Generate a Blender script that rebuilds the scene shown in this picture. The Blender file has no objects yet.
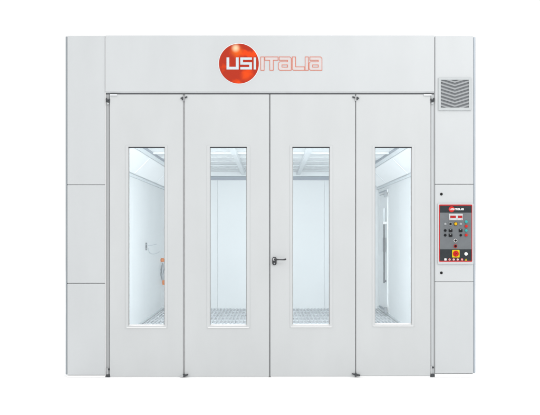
import bpy, bmesh, math, random
from mathutils import Vector
from mathutils.geometry import tessellate_polygon

random.seed(4)
scene = bpy.context.scene
col = scene.collection


def X(px):
    return (px - 270.0) / 100.0


def Z(py):
    return (377.0 - py) / 100.0


# ------------------------------------------------------------------ materials
def srgb(r, g, b):
    def f(c):
        c /= 255.0
        return c / 12.92 if c <= 0.04045 else ((c + 0.055) / 1.055) ** 2.4
    return (f(r) * 0.8, f(g) * 0.8, f(b) * 0.8, 1.0)


def new_mat(name):
    m = bpy.data.materials.new(name)
    m.use_nodes = True
    nt = m.node_tree
    return m, nt, nt.nodes["Principled BSDF"]


def mat(name, rgb, rough=0.5, metal=0.0, spec=0.4, vary=0.0, vscale=3.0, bump=0.0, bscale=40.0,
        stretch=(1, 1, 1), coat=0.0):
    m, nt, p = new_mat(name)
    c = (rgb[0], rgb[1], rgb[2], 1.0)
    p.inputs["Base Color"].default_value = c
    p.inputs["Roughness"].default_value = rough
    p.inputs["Metallic"].default_value = metal
    p.inputs["Specular IOR Level"].default_value = spec
    p.inputs["Coat Weight"].default_value = coat
    tc = nt.nodes.new("ShaderNodeTexCoord")
    mp = nt.nodes.new("ShaderNodeMapping")
    mp.inputs["Scale"].default_value = stretch
    nt.links.new(tc.outputs["Object"], mp.inputs["Vector"])
    if vary > 0:
        n = nt.nodes.new("ShaderNodeTexNoise")
        n.inputs["Scale"].default_value = vscale
        n.inputs["Detail"].default_value = 5.0
        nt.links.new(mp.outputs["Vector"], n.inputs["Vector"])
        r = nt.nodes.new("ShaderNodeValToRGB")
        r.color_ramp.elements[0].position = 0.3
        r.color_ramp.elements[1].position = 0.7
        lo, hi = 1.0 - vary, 1.0 + vary
        r.color_ramp.elements[0].color = (c[0] * lo, c[1] * lo, c[2] * lo, 1)
        r.color_ramp.elements[1].color = (min(1, c[0] * hi), min(1, c[1] * hi), min(1, c[2] * hi), 1)
        nt.links.new(n.outputs["Fac"], r.inputs["Fac"])
        nt.links.new(r.outputs["Color"], p.inputs["Base Color"])
    if bump > 0:
        n2 = nt.nodes.new("ShaderNodeTexNoise")
        n2.inputs["Scale"].default_value = bscale
        n2.inputs["Detail"].default_value = 3.0
        nt.links.new(mp.outputs["Vector"], n2.inputs["Vector"])
        b = nt.nodes.new("ShaderNodeBump")
        b.inputs["Strength"].default_value = 1.0
        b.inputs["Distance"].default_value = bump
        nt.links.new(n2.outputs["Fac"], b.inputs["Height"])
        nt.links.new(b.outputs["Normal"], p.inputs["Normal"])
    return m


PAINT = (0.523, 0.542, 0.551)
M_paint = mat("painted_steel", PAINT, rough=0.38, spec=0.35, vary=0.032, vscale=1.5, bump=0.0016, bscale=1.7,
              stretch=(1.6, 1, 0.55))
M_door = mat("door_paint", (PAINT[0] * 1.0, PAINT[1] * 0.995, PAINT[2] * 0.988), rough=0.40, spec=0.35, vary=0.024,
             vscale=2.2, bump=0.0014, bscale=2.0, stretch=(1.5, 1, 0.6))
M_trim = mat("white_trim", (0.66, 0.68, 0.695), rough=0.35, vary=0.015, vscale=6)
M_jamb = mat("jamb_grey", (0.355, 0.365, 0.37), rough=0.4, vary=0.05, vscale=8, stretch=(6, 1, 0.4))
M_jamb_pale = mat("jamb_pale", (0.47, 0.49, 0.50), rough=0.4, vary=0.04, vscale=8, stretch=(6, 1, 0.4))
M_plinth = mat("white_plinth", (0.88, 0.88, 0.88), rough=0.6, vary=0.01, vscale=8)
M_corner = mat("corner_grey", (0.30, 0.33, 0.35), rough=0.35, metal=0.2, vary=0.05, vscale=5)
M_corner_blue = mat("corner_bluegrey", (0.40, 0.44, 0.48), rough=0.35, metal=0.2, vary=0.05, vscale=5)
M_seal_and_shade = mat("black_rubber_and_shade", (0.045, 0.048, 0.052), rough=0.7, vary=0.1, vscale=30)
M_seal_grey = mat("grey_rubber", (0.25, 0.255, 0.26), rough=0.7, vary=0.1, vscale=30)
M_seal_head = mat("header_rubber", (0.12, 0.125, 0.13), rough=0.7, spec=0.2, vary=0.1, vscale=6)
M_seal_light = mat("pale_rubber", (0.40, 0.405, 0.41), rough=0.6, vary=0.08, vscale=30)
M_hinge = mat("dark_hinge_steel", (0.07, 0.075, 0.08), rough=0.35, metal=0.6, vary=0.2, vscale=60)
M_steel = mat("brushed_steel", (0.55, 0.56, 0.57), rough=0.25, metal=0.9, vary=0.08, vscale=50)
M_handle = mat("dark_handle_metal", (0.045, 0.047, 0.05), rough=0.28, metal=0.3, vary=0.15, vscale=80)
M_black = mat("black_plastic", (0.012, 0.012, 0.013), rough=0.45, spec=0.15, vary=0.1, vscale=60)
M_wall = mat("cabin_wall_white", (0.874, 0.895, 0.903), rough=0.5, spec=0.3, vary=0.012, vscale=1.5)
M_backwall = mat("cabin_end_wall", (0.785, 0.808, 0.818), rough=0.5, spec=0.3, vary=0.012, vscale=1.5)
M_cab_trim = mat("cabin_trim", (0.76, 0.80, 0.82), rough=0.5, vary=0.03, vscale=5)
M_cab_grey = mat("cabin_grey_strip", (0.36, 0.395, 0.44), rough=0.5, vary=0.04, vscale=5)
M_filter = mat("filter_fabric", (0.86, 0.882, 0.892), rough=0.95, spec=0.1, vary=0.07, vscale=9, stretch=(0.25, 3, 1),
               bump=0.004, bscale=60)
M_beam = mat("white_beam", (0.82, 0.85, 0.865), rough=0.5, vary=0.01, vscale=4)
M_crossbeam = mat("cross_beam", (0.66, 0.69, 0.705), rough=0.5, vary=0.01, vscale=4)
M_grate = mat("galvanised_bar", (0.80, 0.825, 0.845), rough=0.5, metal=0.0, vary=0.06, vscale=14)
M_pit = mat("pit_floor", (0.74, 0.755, 0.78), rough=0.9, vary=0.08, vscale=4)
M_vent_gap = mat("vent_dark", (0.16, 0.17, 0.18), rough=0.8, vary=0.1, vscale=20)
M_vent = mat("vent_plastic", (0.455, 0.48, 0.488), rough=0.5, vary=0.03, vscale=20)
M_louvre = mat("vent_louvre", (0.30, 0.315, 0.325), rough=0.55, vary=0.05, vscale=25)
M_halo = mat("emblem_halo", (0.78, 0.84, 0.86), rough=0.5, vary=0.01, vscale=8)
M_usi = mat("emblem_letter", (0.53, 0.60, 0.63), rough=0.5, vary=0.04, vscale=18)
M_pink = mat("letter_pink", (0.565, 0.525, 0.52), rough=0.5, vary=0.03, vscale=20)
M_redline = mat("letter_outline", (0.60, 0.155, 0.09), rough=0.5, vary=0.05, vscale=30)
M_red = mat("signal_red", (0.55, 0.022, 0.016), rough=0.4, spec=0.15, vary=0.06, vscale=60)
M_border = mat("faceplate_red", (0.55, 0.02, 0.022), rough=0.45, spec=0.12, vary=0.06, vscale=30)
M_face = mat("faceplate_grey", (0.150, 0.162, 0.172), rough=0.5, spec=0.2, vary=0.06, vscale=18)
M_face_dark = mat("faceplate_charcoal", (0.030, 0.036, 0.040), rough=0.45, spec=0.15, vary=0.1, vscale=20)
M_disp = mat("display_bezel", (0.50, 0.52, 0.53), rough=0.4, vary=0.04, vscale=40)
M_teal = mat("button_teal", (0.035, 0.36, 0.35), rough=0.3, spec=0.2, vary=0.06, vscale=60)
M_yellow = mat("signal_yellow", (0.66, 0.38, 0.005), rough=0.35, spec=0.15, vary=0.05, vscale=60)
M_lemon = mat("switch_yellow", (0.66, 0.50, 0.01), rough=0.4, spec=0.15, vary=0.05, vscale=60)
M_white = mat("white_plastic", (0.80, 0.80, 0.80), rough=0.4, vary=0.03, vscale=60)
M_palegrey = mat("pale_button", (0.34, 0.36, 0.37), rough=0.4, vary=0.05, vscale=60)
M_orange = mat("orange_plastic", (0.72, 0.25, 0.10), rough=0.45, vary=0.05, vscale=40)
M_hose = mat("pale_hose", (0.70, 0.74, 0.77), rough=0.5, vary=0.05, vscale=40)
M_tooldark = mat("tool_dark", (0.20, 0.21, 0.22), rough=0.5, vary=0.2, vscale=60)
M_toolgrey = mat("tool_grey", (0.36, 0.38, 0.40), rough=0.4, metal=0.3, vary=0.1, vscale=40)
M_floor = mat("white_floor", (0.90, 0.90, 0.90), rough=0.9, spec=0.1, vary=0.004, vscale=2)


def emit_mat(name, rgb, s):
    m, nt, p = new_mat(name)
    p.inputs["Base Color"].default_value = (0.55, 0.57, 0.58, 1)
    p.inputs["Roughness"].default_value = 0.6
    n = nt.nodes.new("ShaderNodeTexNoise")
    n.inputs["Scale"].default_value = 1.2
    mr = nt.nodes.new("ShaderNodeMapRange")
    mr.inputs["To Min"].default_value = s * 0.95
    mr.inputs["To Max"].default_value = s * 1.05
    tc = nt.nodes.new("ShaderNodeTexCoord")
    nt.links.new(tc.outputs["Object"], n.inputs["Vector"])
    nt.links.new(n.outputs["Fac"], mr.inputs["Value"])
    nt.links.new(mr.outputs["Result"], p.inputs["Emission Strength"])
    p.inputs["Emission Color"].default_value = (*rgb, 1)
    return m


M_diff = emit_mat("lit_diffuser", (0.95, 0.98, 1.0), 0.36)
M_window = mat("display_window", (0.30, 0.012, 0.014), rough=0.3, spec=0.15, vary=0.1, vscale=30)
M_led = emit_mat("red_led", (0.9, 0.02, 0.02), 0.55)
M_led.node_tree.nodes["Principled BSDF"].inputs["Base Color"].default_value = (0.3, 0.02, 0.02, 1)


def glass_mat():
    m = bpy.data.materials.new("window_glass")
    m.use_nodes = True
    nt = m.node_tree
    nt.nodes.clear()
    out = nt.nodes.new("ShaderNodeOutputMaterial")
    mix = nt.nodes.new("ShaderNodeMixShader")
    tr = nt.nodes.new("ShaderNodeBsdfTransparent")
    tr.inputs["Color"].default_value = (0.965, 0.985, 0.99, 1)
    gl = nt.nodes.new("ShaderNodeBsdfGlossy")
    gl.inputs["Roughness"].default_value = 0.02
    fr = nt.nodes.new("ShaderNodeFresnel")
    fr.inputs["IOR"].default_value = 1.35
    nt.links.new(fr.outputs["Fac"], mix.inputs["Fac"])
    nt.links.new(tr.outputs["BSDF"], mix.inputs[1])
    nt.links.new(gl.outputs["BSDF"], mix.inputs[2])
    nt.links.new(mix.outputs["Shader"], out.inputs["Surface"])
    return m


M_glass = glass_mat()


def globe_mat():
    # printed emblem: mottled brick red with orange land masses and a pale printed spot
    m, nt, p = new_mat("emblem_globe_print")
    L = nt.links
    tc = nt.nodes.new("ShaderNodeTexCoord")
    n = nt.nodes.new("ShaderNodeTexNoise")
    n.inputs["Scale"].default_value = 7.5
    n.inputs["Detail"].default_value = 2.5
    mp = nt.nodes.new("ShaderNodeMapping")
    mp.inputs["Location"].default_value = (0.62, 0.0, 0.35)
    L.new(tc.outputs["Object"], mp.inputs["Vector"])
    L.new(mp.outputs["Vector"], n.inputs["Vector"])
    r = nt.nodes.new("ShaderNodeValToRGB")
    r.color_ramp.elements[0].position = 0.50
    r.color_ramp.elements[0].color = srgb(186, 58, 38)
    r.color_ramp.elements[1].position = 0.62
    r.color_ramp.elements[1].color = srgb(240, 78, 28)
    L.new(n.outputs["Fac"], r.inputs["Fac"])

    def spot(px, py, rad, color, prev, power=1.0):
        d = nt.nodes.new("ShaderNodeVectorMath")
        d.operation = 'DISTANCE'
        sep = nt.nodes.new("ShaderNodeSeparateXYZ")
        cmb = nt.nodes.new("ShaderNodeCombineXYZ")
        L.new(tc.outputs["Object"], sep.inputs[0])
        L.new(sep.outputs["X"], cmb.inputs["X"])
        L.new(sep.outputs["Z"], cmb.inputs["Z"])
        L.new(cmb.outputs[0], d.inputs[0])
        d.inputs[1].default_value = (X(px), 0, Z(py))
        mr = nt.nodes.new("ShaderNodeMapRange")
        mr.interpolation_type = 'SMOOTHSTEP'
        mr.inputs["From Min"].default_value = 0.0
        mr.inputs["From Max"].default_value = rad
        mr.inputs["To Min"].default_value = power
        mr.inputs["To Max"].default_value = 0.0
        L.new(d.outputs["Value"], mr.inputs["Value"])
        mx = nt.nodes.new("ShaderNodeMix")
        mx.data_type = 'RGBA'
        L.new(mr.outputs["Result"], mx.inputs["Factor"])
        L.new(prev, mx.inputs["A"])
        mx.inputs["B"].default_value = color
        return mx.outputs["Result"]

    c = spot(236.5, 51.5, 0.085, srgb(246, 112, 36), r.outputs["Color"], 0.9)
    c = spot(246, 76, 0.075, srgb(244, 84, 30), c, 0.9)
    c = spot(235.8, 48.6, 0.055, srgb(255, 222, 180), c, 0.95)
    L.new(c, p.inputs["Base Color"])
    p.inputs["Roughness"].default_value = 0.5
    p.inputs["Specular IOR Level"].default_value = 0.08
    return m


M_globe = globe_mat()


# ------------------------------------------------------------------ mesh builder
class MB:
    def __init__(self):
        self.bm = bmesh.new()

    def _face(self, vs, m):
        try:
            f = self.bm.faces.new(vs)
            f.material_index = m
            return f
        except ValueError:
            return None

    def box(self, x0, x1, y0, y1, z0, z1, m=0):
        x0, x1 = min(x0, x1), max(x0, x1)
        y0, y1 = min(y0, y1), max(y0, y1)
        z0, z1 = min(z0, z1), max(z0, z1)
        v = [self.bm.verts.new(p) for p in ((x0, y0, z0), (x1, y0, z0), (x1, y1, z0), (x0, y1, z0),
                                            (x0, y0, z1), (x1, y0, z1), (x1, y1, z1), (x0, y1, z1))]
        for q in ((0, 3, 2, 1), (4, 5, 6, 7), (0, 1, 5, 4), (1, 2, 6, 5), (2, 3, 7, 6), (3, 0, 4, 7)):
            self._face([v[i] for i in q], m)
        return self

    def prism(self, loops, y0, y1, m=0):
        """loops: outer XZ loop then hole loops, extruded from y0 (front) to y1"""
        fl, bl = [], []
        for lp in loops:
            fl.append([self.bm.verts.new((x, y0, z)) for x, z in lp])
            bl.append([self.bm.verts.new((x, y1, z)) for x, z in lp])
        tri = tessellate_polygon([[Vector((x, z, 0)) for x, z in lp] for lp in loops])
        ff = [v for l in fl for v in l]
        bb = [v for l in bl for v in l]
        for a, b, c in tri:
            self._face([ff[a], ff[b], ff[c]], m)
            self._face([bb[c], bb[b], bb[a]], m)
        for f, b in zip(fl, bl):
            n = len(f)
            for i in range(n):
                j = (i + 1) % n
                self._face([f[i], f[j], b[j], b[i]], m)
        return self

    def slab_hole(self, x0, x1, z0, z1, hx0, hx1, hz0, hz1, y0, y1, m=0):
        """rectangular slab with one rectangular hole, clean quads"""
        o = [(x0, z0), (x1, z0), (x1, z1), (x0, z1)]
        h = [(hx0, hz0), (hx1, hz0), (hx1, hz1), (hx0, hz1)]
        V = {}
        for nm, lp in (('o', o), ('h', h)):
            for yy, t in ((y0, 'f'), (y1, 'b')):
                V[nm + t] = [self.bm.verts.new((x, yy, z)) for x, z in lp]
        for i in range(4):
            j = (i + 1) % 4
            self._face([V['of'][i], V['of'][j], V['hf'][j], V['hf'][i]], m)
            self._face([V['ob'][j], V['ob'][i], V['hb'][i], V['hb'][j]], m)
            self._face([V['of'][j], V['of'][i], V['ob'][i], V['ob'][j]], m)
            self._face([V['hf'][i], V['hf'][j], V['hb'][j], V['hb'][i]], m)
        return self

    def disc(self, cx, cz, r, y0, y1, m=0, seg=28, r1=None):
        """cylinder along y; r at y1 (base), r1 at y0 (front)"""
        r1 = r if r1 is None else r1
        f = [self.bm.verts.new((cx + r1 * math.cos(2 * math.pi * i / seg), y0, cz + r1 * math.sin(2 * math.pi * i / seg))) for i in range(seg)]
        b = [self.bm.verts.new((cx + r * math.cos(2 * math.pi * i / seg), y1, cz + r * math.sin(2 * math.pi * i / seg))) for i in range(seg)]
        self._face(f, m)
        self._face(list(reversed(b)), m)
        for i in range(seg):
            j = (i + 1) % seg
            self._face([f[j], f[i], b[i], b[j]], m)
        return self

    def dome(self, cx, cz, r, y_base, h, m=0, seg=20):
        """button: short collar with a domed cap towards the viewer (-y)"""
        rings = []
        for k, (rr, yy) in enumerate(((1, 0), (1, 0.45), (0.92, 0.7), (0.7, 0.9), (0.35, 1.0))):
            rings.append([self.bm.verts.new((cx + r * rr * math.cos(2 * math.pi * i / seg), y_base - h * yy,
                                             cz + r * rr * math.sin(2 * math.pi * i / seg))) for i in range(seg)])
        for a, b in zip(rings, rings[1:]):
            for i in range(seg):
                j = (i + 1) % seg
                self._face([a[i], a[j], b[j], b[i]], m)
        self._face(rings[-1], m)
        self._face(list(reversed(rings[0])), m)
        return self

    def tube(self, pts, radii, m=0, seg=12):
        pts = [Vector(p) for p in pts]
        if not isinstance(radii, (list, tuple)):
            radii = [radii] * len(pts)
        rings = []
        for i, p in enumerate(pts):
            d = (pts[min(i + 1, len(pts) - 1)] - pts[max(i - 1, 0)]).normalized()
            a = Vector((0, 0, 1)) if abs(d.z) < 0.9 else Vector((1, 0, 0))
            u = d.cross(a).normalized()
            w = d.cross(u).normalized()
            rings.append([self.bm.verts.new(p + radii[i] * (math.cos(2 * math.pi * k / seg) * u + math.sin(2 * math.pi * k / seg) * w)) for k in range(seg)])
        for a, b in zip(rings, rings[1:]):
            for k in range(seg):
                j = (k + 1) % seg
                self._face([a[k], a[j], b[j], b[k]], m)
        self._face(list(reversed(rings[0])), m)
        self._face(rings[-1], m)
        return self

    def stroke(self, loop, w, y0, y1, m=0):
        """closed mitred line round an XZ loop"""
        n = len(loop)
        P = [Vector((x, z)) for x, z in loop]
        A, B = [], []
        for i in range(n):
            d1 = (P[i] - P[i - 1]).normalized()
            d2 = (P[(i + 1) % n] - P[i]).normalized()
            n1 = Vector((-d1.y, d1.x))
            n2 = Vector((-d2.y, d2.x))
            mt = (n1 + n2)
            mt = mt / max(0.3, mt.dot(n1))
            A.append(P[i] + mt * w / 2)
            B.append(P[i] - mt * w / 2)
        f = [[self.bm.verts.new((p.x, y, p.y)) for p in lp] for lp in (A, B) for y in (y0, y1)]
        Af, Ab, Bf, Bb = f
        for i in range(n):
            j = (i + 1) % n
            self._face([Af[i], Af[j], Bf[j], Bf[i]], m)
            self._face([Af[j], Af[i], Ab[i], Ab[j]], m)
            self._face([Bf[i], Bf[j], Bb[j], Bb[i]], m)
        return self

    def build(self, name, mats, parent=None, bevel=0.0, smooth=False, label=None, segs=2):
        bmesh.ops.recalc_face_normals(self.bm, faces=self.bm.faces[:])
        me = bpy.data.meshes.new(name)
        # origin at the mesh's own centre; geometry is given in booth coordinates
        self.bm.to_mesh(me)
        self.bm.free()
        if not isinstance(mats, (list, tuple)):
            mats = [mats]
        for mm in mats:
            me.materials.append(mm)
        if smooth:
            for pl in me.polygons:
                pl.use_smooth = True
        o = bpy.data.objects.new(name, me)
        col.objects.link(o)
        if parent is not None:
            o.parent = parent
        if bevel > 0:
            b = o.modifiers.new("edge", 'BEVEL')
            b.width = bevel
            b.segments = segs
            b.limit_method = 'ANGLE'
            b.angle_limit = math.radians(40)
            b.harden_normals = False
        if label:
            o["label"] = label
        return o


def thing(name, label, cat, group=None):
    o = bpy.data.objects.new(name, None)
    o.empty_display_size = 0.3
    col.objects.link(o)
    o["label"] = label
    o["category"] = cat
    if group:
        o["group"] = group
    return o


def rect(x0, x1, py0, py1):
    return [(X(x0), Z(py0)), (X(x1), Z(py0)), (X(x1), Z(py1)), (X(x0), Z(py1))]


def pl(pts):
    return [(X(a), Z(b)) for a, b in pts]


def rrect(x0, x1, z0, z1, r, n=5):
    pts = []
    for cx, cz, a0 in ((x1 - r, z1 - r, 0), (x0 + r, z1 - r, 90), (x0 + r, z0 + r, 180), (x1 - r, z0 + r, 270)):
        for k in range(n + 1):
            a = math.radians(a0 + 90 * k / n)
            pts.append((cx + r * math.cos(a), cz + r * math.sin(a)))
    return pts


# ------------------------------------------------------------------ the setting
g = MB()
v = [g.bm.verts.new(p) for p in ((-22, -14, 0), (22, -14, 0), (22, 24, 0), (-22, 24, 0))]
g._face(v, 0)
fl = g.build("floor", M_floor)
fl["kind"] = "structure"

# ------------------------------------------------------------------ the booth
booth = thing("spray_booth",
              "wide white spray booth front with four tall glazed folding doors under a round red emblem",
              "spray booth")

FY = -0.012          # front face of the columns
HY = -0.020          # front face of the header
DY = -0.010          # front face of the doors

# side columns, three cladding panels each
zl = [36.2, 184.8, 283.3, 374.9]
for a, b in zip(zl, zl[1:]):
    MB().box(X(67.5), X(105.2), FY, 0.05, Z(a + (-0.3 if a < 40 else 0.3)), Z(b - (0.3 if b < 370 else 0.0))).build(
        "column_panel", M_paint, booth, bevel=0.004)
zr = [36.3, 184.4, 281.7, 373.4]
right_cols = []
for a, b in zip(zr, zr[1:]):
    right_cols.append(MB().box(X(434.9), X(473.0), FY, 0.05, Z(a + (-0.3 if a < 40 else 0.3)), Z(b - (0.3 if b < 370 else 0.0))).build(
        "column_panel", M_paint, booth, bevel=0.004,
        label="cladding panel that carries the control panel" if a == 184.4 else None))
# dark backing seen in the joints
for a0, a1, z1 in ((68.5, 104.5, 374), (436, 472, 372.6)):
    MB().box(X(a0), X(a1), 0.0505, 0.07, Z(37.5), Z(z1)).build("column_backing", M_jamb, booth)
for px0, px1, zj in ((68, 105, 184.8), (68, 105, 283.3), (435.2, 472.8, 184.4), (435.2, 472.8, 281.7)):
    MB().box(X(px0), X(px1), FY + 0.007, 0.045, Z(zj + 0.28), Z(zj - 0.28)).build("joint_seal", M_seal_grey, booth)
# white bottom edging of the columns
MB().box(X(67.2), X(105.6), -0.018, 0.04, Z(375.25), 0.001).build("base_rail", M_plinth, booth, bevel=0.002)
MB().box(X(434.6), X(473.4), -0.018, 0.04, Z(373.75), 0.001).build("base_rail", M_plinth, booth, bevel=0.002)
# rounded corner profiles
MB().prism([[(X(65.6), Z(36.4)), (X(67.3), Z(36.4)), (X(67.3), Z(374.6)), (X(65.6), Z(374.6))]], -0.004, 0.10).build(
    "corner_profile", M_corner, booth, bevel=0.006, segs=3)
MB().prism([[(X(473.2), Z(36.8)), (X(475.6), Z(36.8)), (X(475.6), Z(373.2)), (X(473.2), Z(373.2))]], -0.002, 0.10).build(
    "corner_profile", M_corner_blue, booth, bevel=0.008, segs=3)

# header fascia with a chamfered bottom lip
hd = MB()
prof = [(HY, Z(35.9)), (HY, Z(91.6)), (HY + 0.011, Z(93.0)), (0.028, Z(93.0)), (0.028, Z(35.9))]
A = [hd.bm.verts.new((X(105.9), y, z)) for y, z in prof]
B = [hd.bm.verts.new((X(434.0), y, z)) for y, z in prof]
hd._face(A, 0)
hd._face(list(reversed(B)), 0)
for i in range(len(prof)):
    j = (i + 1) % len(prof)
    hd._face([A[j], A[i], B[i], B[j]], 0)
header = hd.build("header_panel", M_paint, booth, bevel=0.0025)
MB().box(X(106.2), X(433.8), 0.000, 0.028, Z(93.1), Z(94.4)).build("header_seal", M_seal_head, booth)
MB().box(X(105.25), X(105.85), -0.006, 0.06, Z(37.2), Z(376.0)).build("joint_seal", M_white, booth)  # white strip stands in for the highlight on the column's bevelled edge
MB().box(X(434.05), X(434.85), 0.000, 0.06, Z(37.2), Z(374.5)).build("joint_seal", M_jamb, booth)

# emblem
emb = MB().disc(X(239), Z(64.1), 0.2055, HY - 0.002, HY + 0.001, 0, seg=72).build("logo_emblem", M_halo, booth)
MB().disc(X(239), Z(64.1), 0.199, HY - 0.006, HY - 0.0021, 0, seg=72).build("emblem_globe", M_globe, emb)

U = pl([(226.7, 58), (229.4, 58), (229.4, 67.4), (235.9, 67.4), (235.9, 58), (238.8, 58), (238.8, 70), (226.7, 70)])
S = pl([(240.4, 58), (252, 58), (252, 60.4), (243.1, 60.4), (243.1, 62.9), (252, 62.9), (252, 70), (240.4, 70),
        (240.4, 67.6), (249.3, 67.6), (249.3, 65.2), (240.4, 65.2)])
I1 = pl([(253.7, 58), (256.1, 58), (256.1, 70), (253.7, 70)])
lt = MB()
for lp in (U, S, I1):
    lt.prism([lp], HY - 0.008, HY - 0.0061)
lt.build("lettering", M_usi, emb, label="pale bold letters USI on the red globe")

I2 = [pl([(260.8, 57.4), (264.2, 57.4), (264.2, 70.7), (260.8, 70.7)])]
T2 = [pl([(265.0, 57.4), (278.0, 57.4), (278.0, 60.7), (273.3, 60.7), (273.3, 70.7), (269.8, 70.7), (269.8, 60.7), (265.0, 60.7)])]


def small_a(d):
    return [pl([(279.2 + d, 57.4), (289.8 + d, 57.4), (291.2 + d, 58.8), (291.2 + d, 70.7), (279.8 + d, 70.7), (278.4 + d, 69.3),
                (278.4 + d, 63.6), (279.8 + d, 62.2), (287.6 + d, 62.2), (287.6 + d, 60.7), (279.2 + d, 60.7)]),
            pl([(281.9 + d, 65.3), (287.6 + d, 65.3), (287.6 + d, 67.6), (281.9 + d, 67.6)])]


L2 = [pl([(292.2, 57.4), (295.5, 57.4), (295.5, 67.3), (304.6, 67.3), (304.6, 70.7), (293.4, 70.7), (292.2, 69.5)])]
I3 = [pl([(305.1, 57.4), (308.3, 57.4), (308.3, 70.7), (305.1, 70.7)])]
ITALIA = [I2, T2, small_a(0), L2, I3, small_a(30.6)]
lt = MB()
for loops in ITALIA:
    lt.prism(loops, HY - 0.0015, HY + 0.001, 0)
    for lp in loops:
        lt.stroke(lp, 0.0054, HY - 0.003, HY - 0.0016, 1)
lt.build("lettering", [M_pink, M_redline], emb, label="red outlined letters ITALIA beside the globe")

# ventilation grille with chevron louvres
vx0, vx1, vz0, vz1 = 437.9, 470.8, 78.2, 110.8
ix0, ix1, iz0, iz1 = 440.4, 468.3, 80.3, 107.9
vent = MB().slab_hole(X(vx0), X(vx1), Z(vz1), Z(vz0), X(ix0), X(ix1), Z(iz1), Z(iz0), FY - 0.012, FY - 0.0005).build(
    "vent_grille", M_vent, booth, bevel=0.0035)
MB().box(X(ix0 - 0.6), X(ix1 + 0.6), FY - 0.0025, FY - 0.0006, Z(iz1 + .6), Z(iz0 - .6)).build("grille_backing", M_vent_gap, vent)
lv = MB()
cx = 0.5 * (ix0 + ix1)
half = cx - ix0
pitch, th, drop = 3.42, 1.55, 4.4


def clip_poly(pts):
    """clip to the grille opening (py axis down)"""
    def cl(pts, inside, inter):
        out = []
        for i in range(len(pts)):
            a, b = pts[i - 1], pts[i]
            if inside(b):
                if not inside(a):
                    out.append(inter(a, b))
                out.append(b)
            elif inside(a):
                out.append(inter(a, b))
        return out

    def at(yv):
        def f(a, b):
            t = (yv - a[1]) / (b[1] - a[1])
            return (a[0] + t * (b[0] - a[0]), yv)
        return f
    pts = cl(pts, lambda p: p[1] >= iz0, at(iz0))
    if pts:
        pts = cl(pts, lambda p: p[1] <= iz1, at(iz1))
    return pts


k = -2
while True:
    y = iz0 + 0.4 + k * pitch
    if y > iz1:
        break
    for s in (-1, 1):
        q = clip_poly([(cx, y + drop), (cx + s * half, y), (cx + s * half, y + th), (cx, y + drop + th)])
        if len(q) >= 3:
            lv.prism([pl(q)], FY - 0.009, FY - 0.0027)
    k += 1
lv.build("louvres", M_louvre, vent)

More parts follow.
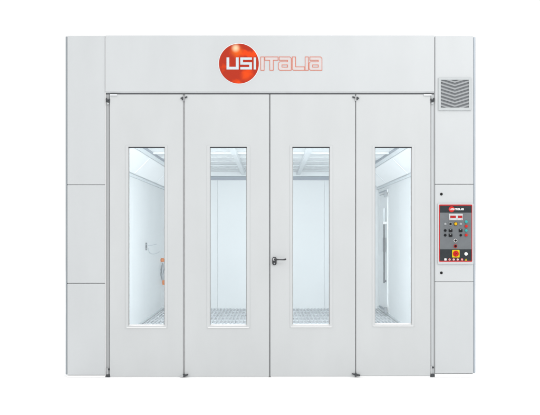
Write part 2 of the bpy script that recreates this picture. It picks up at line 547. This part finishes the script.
# ------------------------------------------------------------------ doors
# (door x0, x1, bottom), frame outer x0,x1 ; opening x0,x1 ; bottom of opening / sill / frame
DOORS = [
    dict(x=(110.0, 183.1), zb=376.9, fo=(125.7, 167.5), op=(128.6, 165.0), bot=(324.6, 328.3)),
    dict(x=(185.0, 269.1), zb=376.9, fo=(207.0, 250.0), op=(210.0, 246.9), bot=(324.5, 328.2)),
    dict(x=(270.3, 355.1), zb=376.7, fo=(289.9, 332.6), op=(292.3, 329.7), bot=(324.2, 327.5)),
    dict(x=(356.0, 430.4), zb=376.2, fo=(372.1, 414.3), op=(374.6, 411.6), bot=(323.3, 326.6)),
]
TOP = 94.5
for i, d in enumerate(DOORS):
    x0, x1 = d['x']
    fx0, fx1 = d['fo']
    ox0, ox1 = d['op']
    ob, fb = d['bot']
    door = MB().slab_hole(X(x0), X(x1), Z(d['zb']) + 0.004, Z(TOP), X(ox0 - .8), X(ox1 + .8), Z(fb - 0.9), Z(146.6), DY, 0.028).build(
        "door", M_door, booth, bevel=0.0045,
        label=["leftmost door leaf", "door leaf left of the middle joint", "door leaf with the dark lever handle", "rightmost door leaf"][i])
    MB().box(X(x0) + 0.004, X(x1) - 0.004, DY + 0.003, 0.024, 0.0006, Z(d["zb"]) + 0.003).build("door_sweep", M_plinth, door)
    # slim proud glazing frame round the window, sloping sill whitened to stand in for light on it
    fr = MB()
    fr.slab_hole(X(fx0), X(fx1), Z(fb), Z(145.4), X(ox0), X(ox1), Z(ob + 1.2), Z(147.0), DY - 0.004, DY + 0.022)
    prof = [(DY - 0.0075, Z(fb - 0.35)), (DY - 0.0075, Z(fb - 0.65)), (DY + 0.020, Z(ob - 0.1)), (DY + 0.020, Z(fb - 0.35))]
    A = [fr.bm.verts.new((X(fx0 + 1.2), yy, zz)) for yy, zz in prof]
    B = [fr.bm.verts.new((X(fx1 - 1.2), yy, zz)) for yy, zz in prof]
    fr._face(A, 1)
    fr._face(list(reversed(B)), 1)
    for a in range(4):
        b = (a + 1) % 4
        fr._face([A[b], A[a], B[a], B[b]], 1)
    fr.build("window_frame", [M_door, M_white], door, bevel=0.002)
    # dark strip standing in for shade along the top, grey gaskets down the sides
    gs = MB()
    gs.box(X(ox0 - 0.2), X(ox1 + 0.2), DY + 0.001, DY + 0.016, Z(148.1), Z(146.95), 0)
    gs.box(X(ox0), X(ox0 + 0.7), DY + 0.012, DY + 0.017, Z(ob), Z(148.1), 1)
    gs.box(X(ox1 - 0.7), X(ox1), DY + 0.012, DY + 0.017, Z(ob), Z(148.1), 1)
    gs.build("window_gasket_and_shade", [M_seal_and_shade, M_seal_light], door)
    MB().box(X(ox0 - 0.6), X(ox1 + 0.6), DY + 0.0225, DY + 0.0285, Z(ob + 0.8), Z(146.8)).build("window_pane", M_glass, door)
    if i == 2:
        h = MB()
        h.prism([rrect(X(272.2), X(276.6), Z(265.1), Z(256.9), 0.021)], DY - 0.012, DY - 0.0002, 0)
        h.disc(X(274.2), Z(259.2), 0.0155, DY - 0.042, DY - 0.0121, 1, seg=24, r1=0.0145)
        h.disc(X(274.4), Z(263.4), 0.0075, DY - 0.016, DY - 0.0121, 3, seg=20)
        h.tube([(X(274.0), DY - 0.048, Z(259.3)), (X(275.5), DY - 0.049, Z(259.35)), (X(279), DY - 0.049, Z(259.45)),
                (X(283), DY - 0.047, Z(259.5)), (X(284.8), DY - 0.044, Z(259.3)), (X(285.9), DY - 0.040, Z(259.0))],
               [0.0105, 0.0085, 0.0058, 0.0062, 0.0085, 0.0075], 2, seg=14)
        h.build("door_handle", [M_handle, M_steel, M_handle, M_toolgrey], door, bevel=0.0015)

# joint seals between the meeting doors
MB().box(X(183.2), X(184.9), 0.001, 0.0295, Z(376.5), Z(94.6)).build("door_seal", M_seal_light, booth)
MB().box(X(269.2), X(270.2), -0.001, 0.0295, Z(376.5), Z(94.6)).build("door_seal", M_seal_grey, booth)
MB().box(X(355.2), X(355.9), -0.001, 0.0295, Z(376.0), Z(94.6)).build("door_seal", M_seal_grey, booth)

MB().box(X(182.6), X(185.5), 0.0300, 0.050, Z(376.5), Z(97)).build("door_seal", M_seal_and_shade, booth)  # unseen backing strips added behind the joints to stop cabin light leaking
MB().box(X(268.4), X(271.0), 0.0300, 0.050, Z(376.5), Z(97)).build("door_seal", M_seal_and_shade, booth)
MB().box(X(354.4), X(356.7), 0.0300, 0.050, Z(376.0), Z(97)).build("door_seal", M_seal_and_shade, booth)
MB().box(X(106.0), X(434.0), 0.0300, 0.0740, Z(96.8), Z(88)).build("header_seal", M_seal_and_shade, booth)

# jamb profiles each side of the doors
MB().box(X(105.9), X(109.5), 0.000, 0.05, Z(377.0) + 0.001, Z(94.4)).build("door_jamb", M_jamb, booth, bevel=0.003)
MB().box(X(430.9), X(434.0), -0.002, 0.05, Z(375.5), Z(94.4)).build("door_jamb", M_jamb_pale, booth, bevel=0.005)
MB().box(X(109.55), X(109.95), 0.004, 0.05, Z(376.5), Z(94.6)).build("door_seal", M_seal_light, booth)
MB().box(X(430.45), X(430.85), 0.004, 0.05, Z(375.6), Z(94.6)).build("door_seal", M_seal_light, booth)


# pivots in the four corners
def pivot(cx, z_top, z_bot, block_top):
    p = MB()
    p.box(X(cx - 1.7), X(cx + 1.7), -0.016, 0.011, Z(z_bot), Z(z_bot - 2.6), 0)
    p.tube([(X(cx - .9), -0.008, Z(z_bot - 2.7)), (X(cx - .9), -0.008, Z(z_top))], 0.0075, 1)
    p.box(X(cx - 0.2), X(cx + 1.7), -0.012, 0.011, Z(z_top + 2.2), Z(z_top + 0.6), 0)
    return p.build("door_pivot", [M_hinge, M_steel], booth, bevel=0.002)


pivot(108.2, 367.8, 378.0 - 1.05, 0)
pivot(432.0, 365.9, 376.2, 0)
for cx, zz, s in ((108.2, 97.4, 1), (432.1, 97.2, -1)):
    p = MB()
    p.tube([(X(cx - 1.5 * s), -0.012, Z(zz + 1)), (X(cx - 1.3 * s), -0.014, Z(zz + 4.6))], 0.006, 0)
    p.tube([(X(cx - 1.2 * s), -0.016, Z(zz + 1.8)), (X(cx + 0.7 * s), -0.016, Z(zz + 5.4))], 0.0065, 0)
    p.tube([(X(cx + 1.4 * s), -0.012, Z(zz + 1.6)), (X(cx + 1.0 * s), -0.014, Z(zz + 5.2))], 0.0075, 0)
    p.tube([(X(cx), -0.010, Z(zz + 5.6)), (X(cx), -0.010, Z(zz + 7.2))], 0.012, 1)
    p.build("door_pivot", [M_hinge, M_jamb_pale], booth)
# white closing plates under the header corners
MB().box(X(110.4), X(117.6), -0.024, -0.0105, Z(96.0), Z(94.4)).build("closing_plate", M_trim, booth, bevel=0.002)
MB().box(X(423.4), X(431.2), -0.024, -0.0105, Z(96.0), Z(94.4)).build("closing_plate", M_trim, booth, bevel=0.002)

# folding hinges at the top and bottom of the outer joints
for cx, s in ((184.1, 1), (355.6, -1)):
    p = MB()
    p.prism([pl([(cx - 3.6 * s, 98.4), (cx - 1.2 * s, 96.9), (cx - 0.9 * s, 99.8), (cx - 1.4 * s, 100.5)])], -0.022, -0.0102, 0)
    p.prism([pl([(cx + 0.9 * s, 97.3), (cx + 3.2 * s, 96.4), (cx + 3.4 * s, 97.8), (cx + 1.1 * s, 98.6)])], -0.022, -0.0102, 0)
    p.tube([(X(cx), -0.018, Z(96.4)), (X(cx), -0.018, Z(101.2))], 0.007, 1)
    p.build("door_hinge", [M_hinge, M_steel], booth, bevel=0.0015)
    zb = 377.0 if s == 1 else 376.0
    p = MB()
    p.prism([pl([(cx - 4.2, zb + (0.0 if s == 1 else -2.4)), (cx - 3.6, zb - (1.2 if s == 1 else 3.0)), (cx - 0.3, zb - 2.6),
                 (cx - 0.3, zb - 0.6)])], -0.026, -0.0102, 1 if s == 1 else 0)
    p.prism([pl([(cx + 0.3, zb - 1.0), (cx + 0.3, zb - 2.6), (cx + 4.4, zb - (3.4 if s == 1 else 1.6)), (cx + 4.0, zb - (2.0 if s == 1 else 0.2))])],
            -0.030, -0.0102, 0)
    p.tube([(X(cx), -0.022, Z(zb - 0.3)), (X(cx), -0.022, Z(zb - 3.4))], 0.008, 0)
    p.build("door_hinge", [M_hinge, M_steel], booth, bevel=0.0015)

# ------------------------------------------------------------------ control panel
CY = FY - 0.0005
cp = MB().prism([rrect(X(437.3), X(472.8), Z(263.8), Z(203.6), 0.008)], CY - 0.014, CY).build(
    "control_panel", M_paint, booth, bevel=0.004)
P0 = CY - 0.0145
fp = MB()
fp.prism([rrect(X(438.55), X(471.45), Z(261.6), Z(204.7), 0.008)], P0 - 0.003, P0, 0)
fp.prism([rrect(X(439.2), X(470.8), Z(260.7), Z(205.7), 0.006)], P0 - 0.005, P0 - 0.0031, 1)
fp.box(X(439.25), X(470.75), P0 - 0.0062, P0 - 0.0051, Z(212.7), Z(205.8), 2)
fp.box(X(439.25), X(470.75), P0 - 0.0062, P0 - 0.0051, Z(260.6), Z(249.2), 2)
fp.build("faceplate", [M_border, M_face, M_face_dark], cp)
P1 = P0 - 0.0064     # front of the dark bands
P2 = P0 - 0.0052     # front of the grey field

lg = MB()
lg.disc(X(450.8), Z(209.3), 0.029, P1 - 0.002, P1, 0, seg=32)


def mini(loops, m):
    f = []
    for lp in loops:
        f.append([(X(450.8) + (x - X(239)) * 0.145, Z(209.3) + (z - Z(64)) * 0.145) for x, z in lp])
    lg.prism(f, P1 - 0.0035, P1 - (0.0021 if m == 1 else 0.0002), m)


for lp in (U, S, I1):
    mini([lp], 1)
for loops in ITALIA:
    mini(loops, 2)
lg.build("panel_logo", [M_red, M_white, M_white], cp)

ds = MB()
ds.prism([rrect(X(448.0), X(461.9), Z(220.2), Z(213.8), 0.004)], P2 - 0.006, P2, 0)
ds.box(X(449.4), X(455.0), P2 - 0.007, P2 - 0.0061, Z(218.0), Z(215.7), 1)
ds.box(X(457.0), X(461.4), P2 - 0.007, P2 - 0.0061, Z(218.0), Z(215.7), 1)


# seven segment red digits
def digit(x, z, w, h, segs, y):
    t = 0.0022
    A = {'a': (x, x + w, z + h - t, z + h), 'd': (x, x + w, z, z + t), 'g': (x, x + w, z + h / 2 - t / 2, z + h / 2 + t / 2),
         'f': (x, x + t, z + h / 2 + t / 2, z + h - t), 'e': (x, x + t, z + t, z + h / 2 - t / 2),
         'b': (x + w - t, x + w, z + h / 2 + t / 2, z + h - t), 'c': (x + w - t, x + w, z + t, z + h / 2 - t / 2)}
    for s in segs:
        a = A[s]
        ds.box(a[0], a[1], y - 0.0007, y, a[2], a[3], 2)


for k in range(3):
    digit(X(449.8 + k * 1.75), Z(217.6), 0.012, 0.016, 'abcdef', P2 - 0.0071)
for k in range(2):
    digit(X(457.6 + k * 1.9), Z(217.6), 0.012, 0.016, 'abcdef', P2 - 0.0071)
for xx in (449.0, 456.2, 460.9):
    ds.disc(X(xx), Z(219.2), 0.0035, P2 - 0.0075, P2 - 0.0061, 3, seg=12)
ds.build("display", [M_disp, M_window, M_led, M_red], cp)


def button(px, py, r, m, ring=None, name="push_button", label=None):
    b = MB()
    b.disc(X(px), Z(py), r * 1.25, P2 - 0.004, P2, 1, seg=20)
    b.dome(X(px), Z(py), r, P2 - 0.0041, 0.011, 0)
    return b.build(name, [m, ring or M_face_dark], cp, label=label)


button(444.5, 224.0, 0.010, M_palegrey, M_palegrey, label="small pale grey button")
button(454.9, 223.9, 0.0155, M_yellow, label="yellow indicator button")
button(459.9, 224.0, 0.010, M_palegrey, M_palegrey, label="small pale grey button")
button(465.3, 221.8, 0.0145, M_teal, M_face, label="teal push button")
button(465.3, 226.2, 0.0145, M_red, M_face, label="red push button")
button(465.3, 230.5, 0.0135, M_teal, M_face, label="teal push button")
button(465.3, 235.1, 0.0140, M_red, M_face, label="red push button")


def selector(px, py, r, ring, label=None, wide=False):
    b = MB()
    if wide:
        b.prism([rrect(X(px) - 0.0185, X(px) + 0.0185, Z(py) - 0.016, Z(py) + 0.016, 0.003)], P2 - 0.004, P2, 1)
        b.prism([rrect(X(px) - 0.015, X(px) + 0.015, Z(py) - 0.0125, Z(py) + 0.004, 0.003)], P2 - 0.010, P2 - 0.0041, 0)
        b.box(X(px) - 0.006, X(px) + 0.004, P2 - 0.0045, P2 - 0.0041, Z(py) + 0.006, Z(py) + 0.013, 2)
    else:
        b.disc(X(px), Z(py), r * 1.45, P2 - 0.004, P2, 1, seg=22)
        b.disc(X(px), Z(py), r, P2 - 0.010, P2 - 0.0041, 0, seg=20)
        b.box(X(px) - 0.003, X(px) + 0.003, P2 - 0.016, P2 - 0.0101, Z(py) - r * 0.9, Z(py) + r * 0.9, 0)
    return b.build("selector_knob", [M_black, ring, M_palegrey], cp, label=label)


selector(449.7, 224.0, 0.0125, M_palegrey)
for yy in (230.5, 235.2):
    selector(444.5, yy, 0.0095, M_face_dark)
    selector(449.8, yy, 0, M_face_dark, wide=True, label="square black rocker switch")
selector(459.8, 230.5, 0, M_face_dark, wide=True, label="square black rocker switch")
selector(460.0, 235.2, 0.009, M_face_dark)
selector(454.7, 240.5, 0.0120, M_white, label="black knob in a white ring")
selector(454.7, 246.1, 0.0120, M_red, label="black knob in a red ring")

ms = MB()
ms.prism([rrect(X(451.3), X(458.7), Z(257.4), Z(249.9), 0.006)], P1 - 0.005, P1, 0)
ms.disc(X(455.0), Z(253.6), 0.030, P1 - 0.012, P1 - 0.0051, 1, seg=28, r1=0.027)
ms.prism([rrect(X(455) - 0.008, X(455) + 0.008, Z(253.6) - 0.022, Z(253.6) + 0.022, 0.004)], P1 - 0.024, P1 - 0.0121, 1)
ms.disc(X(455.0), Z(253.6), 0.005, P1 - 0.0250, P1 - 0.0241, 2, seg=12)
ms.build("main_switch", [M_lemon, M_red, M_black], cp, bevel=0.001, label="red rotary main switch on a yellow square")
b = MB()
b.disc(X(465.2), Z(253.8), 0.0175, P1 - 0.006, P1, 0, seg=24, r1=0.016)
b.build("push_button", [M_white], cp, label="round white button beside the main switch")

sy = MB()
z0 = 259.4
sy.prism([rrect(X(443.6), X(445.8), Z(z0 + 1.0), Z(z0 - 1.1), 0.003)], P1 - 0.0015, P1 - 0.0001, 1)
for xx in (448.8, 452.9, 456.9, 461.2):
    sy.disc(X(xx), Z(z0), 0.0125, P1 - 0.0015, P1 - 0.0001, 0, seg=22)
    sy.disc(X(xx), Z(z0), 0.0088, P1 - 0.0025, P1 - 0.0016, 1, seg=22)
for xx in (448.8, 452.9, 456.9):
    sy.box(X(xx) - 0.002, X(xx) + 0.002, P1 - 0.0032, P1 - 0.0026, Z(z0) - 0.0055, Z(z0) + 0.0055, 3)
sy.prism([pl([(461.2 - .75, z0 + .35), (461.2 - .35, z0 + .75), (461.2 + .75, z0 - .35), (461.2 + .35, z0 - .75)])], P1 - 0.0032, P1 - 0.0026, 0)
sy.prism([pl([(464.0, z0 + 1.1), (466.4, z0 + 1.1), (465.2, z0 - 1.0)])], P1 - 0.0015, P1 - 0.0001, 2)
sy.box(X(465.2) - 0.0012, X(465.2) + 0.0012, P1 - 0.0021, P1 - 0.0016, Z(z0 + 0.8), Z(z0 - 0.2), 3)
sy.build("warning_symbols", [M_red, M_white, M_lemon, M_black], cp)

# black lock plugs above and below the control panel
for yy in (194.2, 272.8):
    b = MB()
    b.disc(X(441.1), Z(yy), 0.0135, FY - 0.004, FY - 0.0003, 0, seg=24)
    b.disc(X(441.1), Z(yy), 0.0085, FY - 0.007, FY - 0.0041, 0, seg=20)
    b.build("lock_plug", M_black, right_cols[1])

# ------------------------------------------------------------------ the cabin behind
XL, XR, DEP = -1.99, 2.01, 7.0
TOPZ = 3.34


def seamed_wall(name, horizontal_axis, fixed, sign, a0, a1, z0, z1, first, step=1.0, m=None):
    """backing sheet plus separate flat panels with fine joints"""
    w = MB()
    edges = [a0]
    e = first
    while e < a1 - 0.05:
        if e > a0 + 0.05:
            edges.append(e)
        e += step
    edges.append(a1)
    for p, q in zip(edges, edges[1:]):
        p += 0.0015
        q -= 0.0015
        if horizontal_axis == 'y':
            w.box(fixed, fixed + sign * 0.018, p, q, z0, z1, 0)
        else:
            w.box(p, q, fixed, fixed + sign * 0.018, z0, z1, 0)
    if horizontal_axis == 'y':
        w.box(fixed + sign * 0.0185, fixed + sign * 0.040, a0, a1, z0, z1, 1)
    else:
        w.box(a0, a1, fixed + sign * 0.0185, fixed + sign * 0.040, z0, z1, 1)
    return w.build(name, [m or M_wall, M_cab_trim], booth)


seamed_wall("side_wall", 'y', XL, -1, 0.075, DEP, 0.0, TOPZ, 0.6)
seamed_wall("side_wall", 'y', XR, 1, 0.075, DEP, 0.0, TOPZ, 0.6)
seamed_wall("back_wall", 'x', DEP + 0.001, 1, XL - 0.03, XR + 0.03, 0.0, TOPZ, -0.99, m=M_backwall)
MB().box(XL - 0.035, XR + 0.035, 0.08, DEP + 0.04, TOPZ + 0.002, TOPZ + 0.05).build("roof", M_paint, booth)
# inner face above the doors
MB().box(XL + 0.01, XR - 0.01, 0.076, 0.10, 2.60, TOPZ - 0.01).build("lintel_panel", M_wall, booth)

# ceiling: filter cloth, white framework
MB().box(XL + 0.33, XR - 0.33, 0.10, DEP, 2.585, 2.625).build("ceiling_filter", M_filter, booth)
for xb in (-0.495, 0.515):
    MB().box(xb - 0.032, xb + 0.032, 0.12, DEP - 0.062, 2.515, 2.583).build("ceiling_beam", M_beam, booth)
for yb, wd in ((1.25, .06), (3.37, .10), (5.48, .06)):
    for xa, xb in ((XL + 0.335, -0.528), (-0.462, 0.482), (0.548, XR - 0.335)):
        MB().box(xa, xb, yb - wd / 2, yb + wd / 2, 2.558, 2.583).build("ceiling_beam", M_crossbeam, booth)
wr = MB()
for yb in (0.7, 1.9, 2.55, 4.05, 4.75, 6.1, 6.6):
    wr.box(XL + 0.34, XR - 0.34, yb - 0.009, yb + 0.009, 2.577, 2.5845)
wr.build("filter_support", M_beam, booth)
MB().box(XL + 0.33, XR - 0.33, DEP - 0.06, DEP - 0.001, 2.500, 2.584).build("ceiling_beam", M_beam, booth)
MB().box(XL + 0.02, XR - 0.02, DEP - 0.03, DEP - 0.001, 2.428, 2.498).build("wall_strip", M_cab_grey, booth)

# slanted light troughs along both sides
div = [0.14, 1.42, 3.60, 5.80, 6.96]
for s, xw in ((1, XL), (-1, XR)):
    def q(dx, z):
        return (xw + s * dx, z)
    # lower trim on the wall and upper edge profile
    MB().prism([[q(0.001, 2.245), q(0.026, 2.245), q(0.026, 2.283), q(0.001, 2.295)]], 0.12, DEP - 0.002).build("light_trim", M_cab_trim, booth)
    t = MB()
    t.prism([[q(0.262, 2.528), q(0.318, 2.560), q(0.318, 2.600), q(0.262, 2.600)]], 0.12, DEP - 0.0025, 0)
    t.prism([[q(0.3185, 2.552), q(0.331, 2.556), q(0.331, 2.600), q(0.3185, 2.600)]], 0.12, DEP - 0.0025, 1)
    t.build("light_trim", [M_cab_trim, M_cab_grey], booth)
    for a, b in zip(div, div[1:]):
        f = MB()
        lo, hi = q(0.020, 2.290), q(0.262, 2.524)
        lo2, hi2 = q(0.005, 2.303), q(0.247, 2.538)
        f.slab_hole(a, b, 0, 1, a + 0.014, b - 0.014, 0.03, 0.97, 0, 1)
        for vv in f.bm.verts:
            yy, nn, tt = vv.co
            vv.co = (lo[0] + tt * (hi[0] - lo[0]) + nn * (lo2[0] - lo[0]), yy, lo[1] + tt * (hi[1] - lo[1]) + nn * (lo2[1] - lo[1]))
        fx = f.build("light_fixture", M_cab_trim, booth)
        d0 = MB()
        d0.box(a + 0.0145, b - 0.0145, 0.3, 0.9, 0.032, 0.968)
        for vv in d0.bm.verts:
            yy, nn, tt = vv.co
            vv.co = (lo[0] + tt * (hi[0] - lo[0]) + nn * (lo2[0] - lo[0]), yy, lo[1] + tt * (hi[1] - lo[1]) + nn * (lo2[1] - lo[1]))
        d0.build("light_diffuser", M_diff, fx)

# floor: pit tray and steel grating
MB().box(XL + 0.002, XR - 0.002, 0.085, DEP - 0.001, 0.004, 0.012).build("pit_tray", M_pit, booth)
gr = MB()
nb = 66
for i in range(nb):
    x = XL + 0.03 + i * (XR - XL - 0.06) / (nb - 1)
    gr.box(x - 0.0095, x + 0.0095, 0.10, DEP - 0.004, 0.014, 0.034)
y = 0.12
while y < DEP:
    gr.box(XL + 0.006, XR - 0.006, y - 0.012, y + 0.012, 0.0135, 0.0300)
    y += 0.49
gr.build("floor_grating", M_grate, booth)
MB().box(XL + 0.0005, XL + 0.012, 0.1, DEP - 0.002, 0.041, 0.075).build("skirting", M_cab_trim, booth)
MB().box(XR - 0.012, XR - 0.0005, 0.1, DEP - 0.002, 0.041, 0.075).build("skirting", M_cab_trim, booth)

# personnel door at the far end of the right wall
py0, py1 = 5.68, 6.62
pd = MB().box(XR - 0.022, XR - 0.0006, py0, py1, 0.085, 2.12).build("inner_door", M_wall, booth, bevel=0.003)
fr = MB()
fr.box(XR - 0.006, XR - 0.0007, py0 - 0.07, py0 - 0.006, 0.08, 2.18)
fr.box(XR - 0.024, XR - 0.0007, py1 + 0.006, py1 + 0.05, 0.08, 2.18)
fr.box(XR - 0.030, XR - 0.0007, py0 - 0.07, py1 + 0.05, 2.126, 2.185)
fr.build("door_frame", M_wall, pd)
br = MB()
br.tube([(XR - 0.060, 5.76, 0.58), (XR - 0.060, 5.76, 1.62)], 0.014, 0)
br.tube([(XR - 0.060, 5.76, 1.62), (XR - 0.060, 5.76, 1.86)], 0.018, 1)
br.box(XR - 0.07, XR - 0.0225, 5.74, 5.78, 0.60, 0.63, 0)
br.box(XR - 0.085, XR - 0.0225, 5.71, 5.81, 1.59, 1.635, 2)
br.box(XR - 0.078, XR - 0.042, 5.73, 5.79, 1.12, 1.36, 3)
br.build("pull_bar", [M_tooldark, M_cab_trim, M_white, M_tooldark], pd)
for zz in (2.10, 0.13):
    h = MB()
    h.box(XR - 0.075, XR - 0.031, 5.62, 5.67, zz - 0.05, zz + 0.05, 0)
    h.box(XR - 0.048, XR - 0.0305, 5.675, 6.50, zz + (0.055 if zz > 1 else -0.02), zz + (0.075 if zz > 1 else 0.0), 1)
    h.build("hinge", [M_toolgrey, M_cab_grey], pd)

# ------------------------------------------------------------------ things inside the cabin
def on_left_wall(px, py, off=0.012):
    k = (271 - px) / 100.0 / (0.01 - XL - off)
    return (XL + off, 8.05 / k - 8.05, 1.44 + (233 - py) / 100.0 / k)


reg = thing("air_regulator", "small dark air fitting with thin looping hose on the inner left wall", "air fitting")
reg.location = (XL, 4.80, 1.2)


def local(parent, o):
    o.location = -Vector(parent.location)
    return o


b = MB()
b.box(XL + 0.0005, XL + 0.022, 4.775, 4.815, 1.165, 1.285, 0)
b.disc(XL + 0.013, 1.255, 0.011, 4.762, 4.7745, 1, seg=18)
b.disc(XL + 0.013, 1.195, 0.009, 4.762, 4.7745, 1, seg=18)
local(reg, b.build("regulator_body", [M_tooldark, M_toolgrey], reg, bevel=0.003))
for pts in ([(148.2, 245.4), (150, 245.2), (152.5, 245.0), (155, 244.5), (156.6, 244.2)],
            [(148.2, 248.2), (148.9, 250.6), (149.6, 252.4), (151.5, 253.6), (154, 254.0), (157, 253.2), (159.8, 251.6)]):
    b = MB()
    b.tube([on_left_wall(*p) for p in pts], 0.0048, 0, seg=8)
    local(reg, b.build("hose", M_hose, reg, smooth=True))

gun = thing("spray_gun", "grey spray gun with orange top and orange tip hanging in far left corner", "spray gun")
gun.location = (XL, 6.55, 0.9)
b = MB()
gx, gy = XL + 0.036, 6.55
b.tube([(gx + 0.004, gy, 0.86), (gx, gy, 0.78), (gx - 0.014, gy, 0.68), (gx + 0.004, gy, 0.58)], [0.022, 0.03, 0.028, 0.018], 0, seg=14)
b.tube([(gx + 0.004, gy, 0.90), (gx + 0.004, gy, 0.86)], [0.012, 0.02], 0)
b.box(XL + 0.0005, gx - 0.018, gy - 0.012, gy + 0.012, 0.76, 0.79, 0)
local(gun, b.build("gun_body", M_toolgrey, gun, smooth=False))
b = MB()
b.tube([(gx - 0.004, gy, 0.915), (gx - 0.004, gy, 0.925), (gx - 0.002, gy, 0.965), (gx - 0.002, gy, 0.985)], [0.026, 0.036, 0.036, 0.022], 0, seg=16)
local(gun, b.build("paint_cup", M_orange, gun, label="orange cup at the top"))
b = MB()
b.tube([(gx + 0.010, gy, 0.585), (gx + 0.012, gy, 0.55), (gx + 0.012, gy, 0.50)], [0.020, 0.024, 0.016], 0, seg=14)
local(gun, b.build("grip_tip", M_orange, gun, label="orange tip at the bottom"))

# ------------------------------------------------------------------ light
w = bpy.data.worlds.new("World")
scene.world = w
w.use_nodes = True
bg = w.node_tree.nodes["Background"]
bg.inputs["Color"].default_value = (1, 1, 1, 1)
bg.inputs["Strength"].default_value = 1.03


def area(name, loc, target, sx, sy, power, color=(1, 1, 1)):
    l = bpy.data.lights.new(name, 'AREA')
    l.shape = 'RECTANGLE'
    l.size, l.size_y = sx, sy
    l.energy = power
    l.color = color
    o = bpy.data.objects.new(name, l)
    col.objects.link(o)
    o.location = loc
    d = Vector(target) - Vector(loc)
    o.rotation_euler = d.to_track_quat('-Z', 'Y').to_euler()
    return o


area("overhead_fill", (0, 2, 12), (0, 2, 0), 40, 36, 2800)  # unseen lamp added to wash the floor out to white
area("key_softbox", (4.2, -5.0, 6.0), (1.2, 0, 3.0), 2.6, 1.8, 105)
# unseen fill lights added behind header and door bottoms to brighten the cabin
for loc, aim, power in (((0, 0.55, 2.44), (0, 6.8, 0.7), 82), ((0, 0.45, 0.16), (0, 6.8, 1.5), 54)):
    lamp = area("cabin_fill", loc, aim, 3.5, 0.45, power, (0.975, 0.99, 1.0))
    lamp.data.spread = math.radians(130)

# ------------------------------------------------------------------ camera
cam = bpy.data.cameras.new("camera")
co = bpy.data.objects.new("camera", cam)
col.objects.link(co)
DC = 8.05
co.location = (0.01, -DC, 1.44)
co.rotation_euler = (math.radians(90), 0, 0)
cam.sensor_width = 36
cam.lens = 36 * DC / 5.40
cam.shift_x = -1.0 / 540
cam.shift_y = 25.5 / 540
cam.clip_end = 600
scene.camera = co

scene.view_settings.view_transform = 'Standard'
scene.view_settings.look = 'None'
scene.view_settings.exposure = 0
scene.view_settings.gamma = 1
scene.render.film_transparent = False
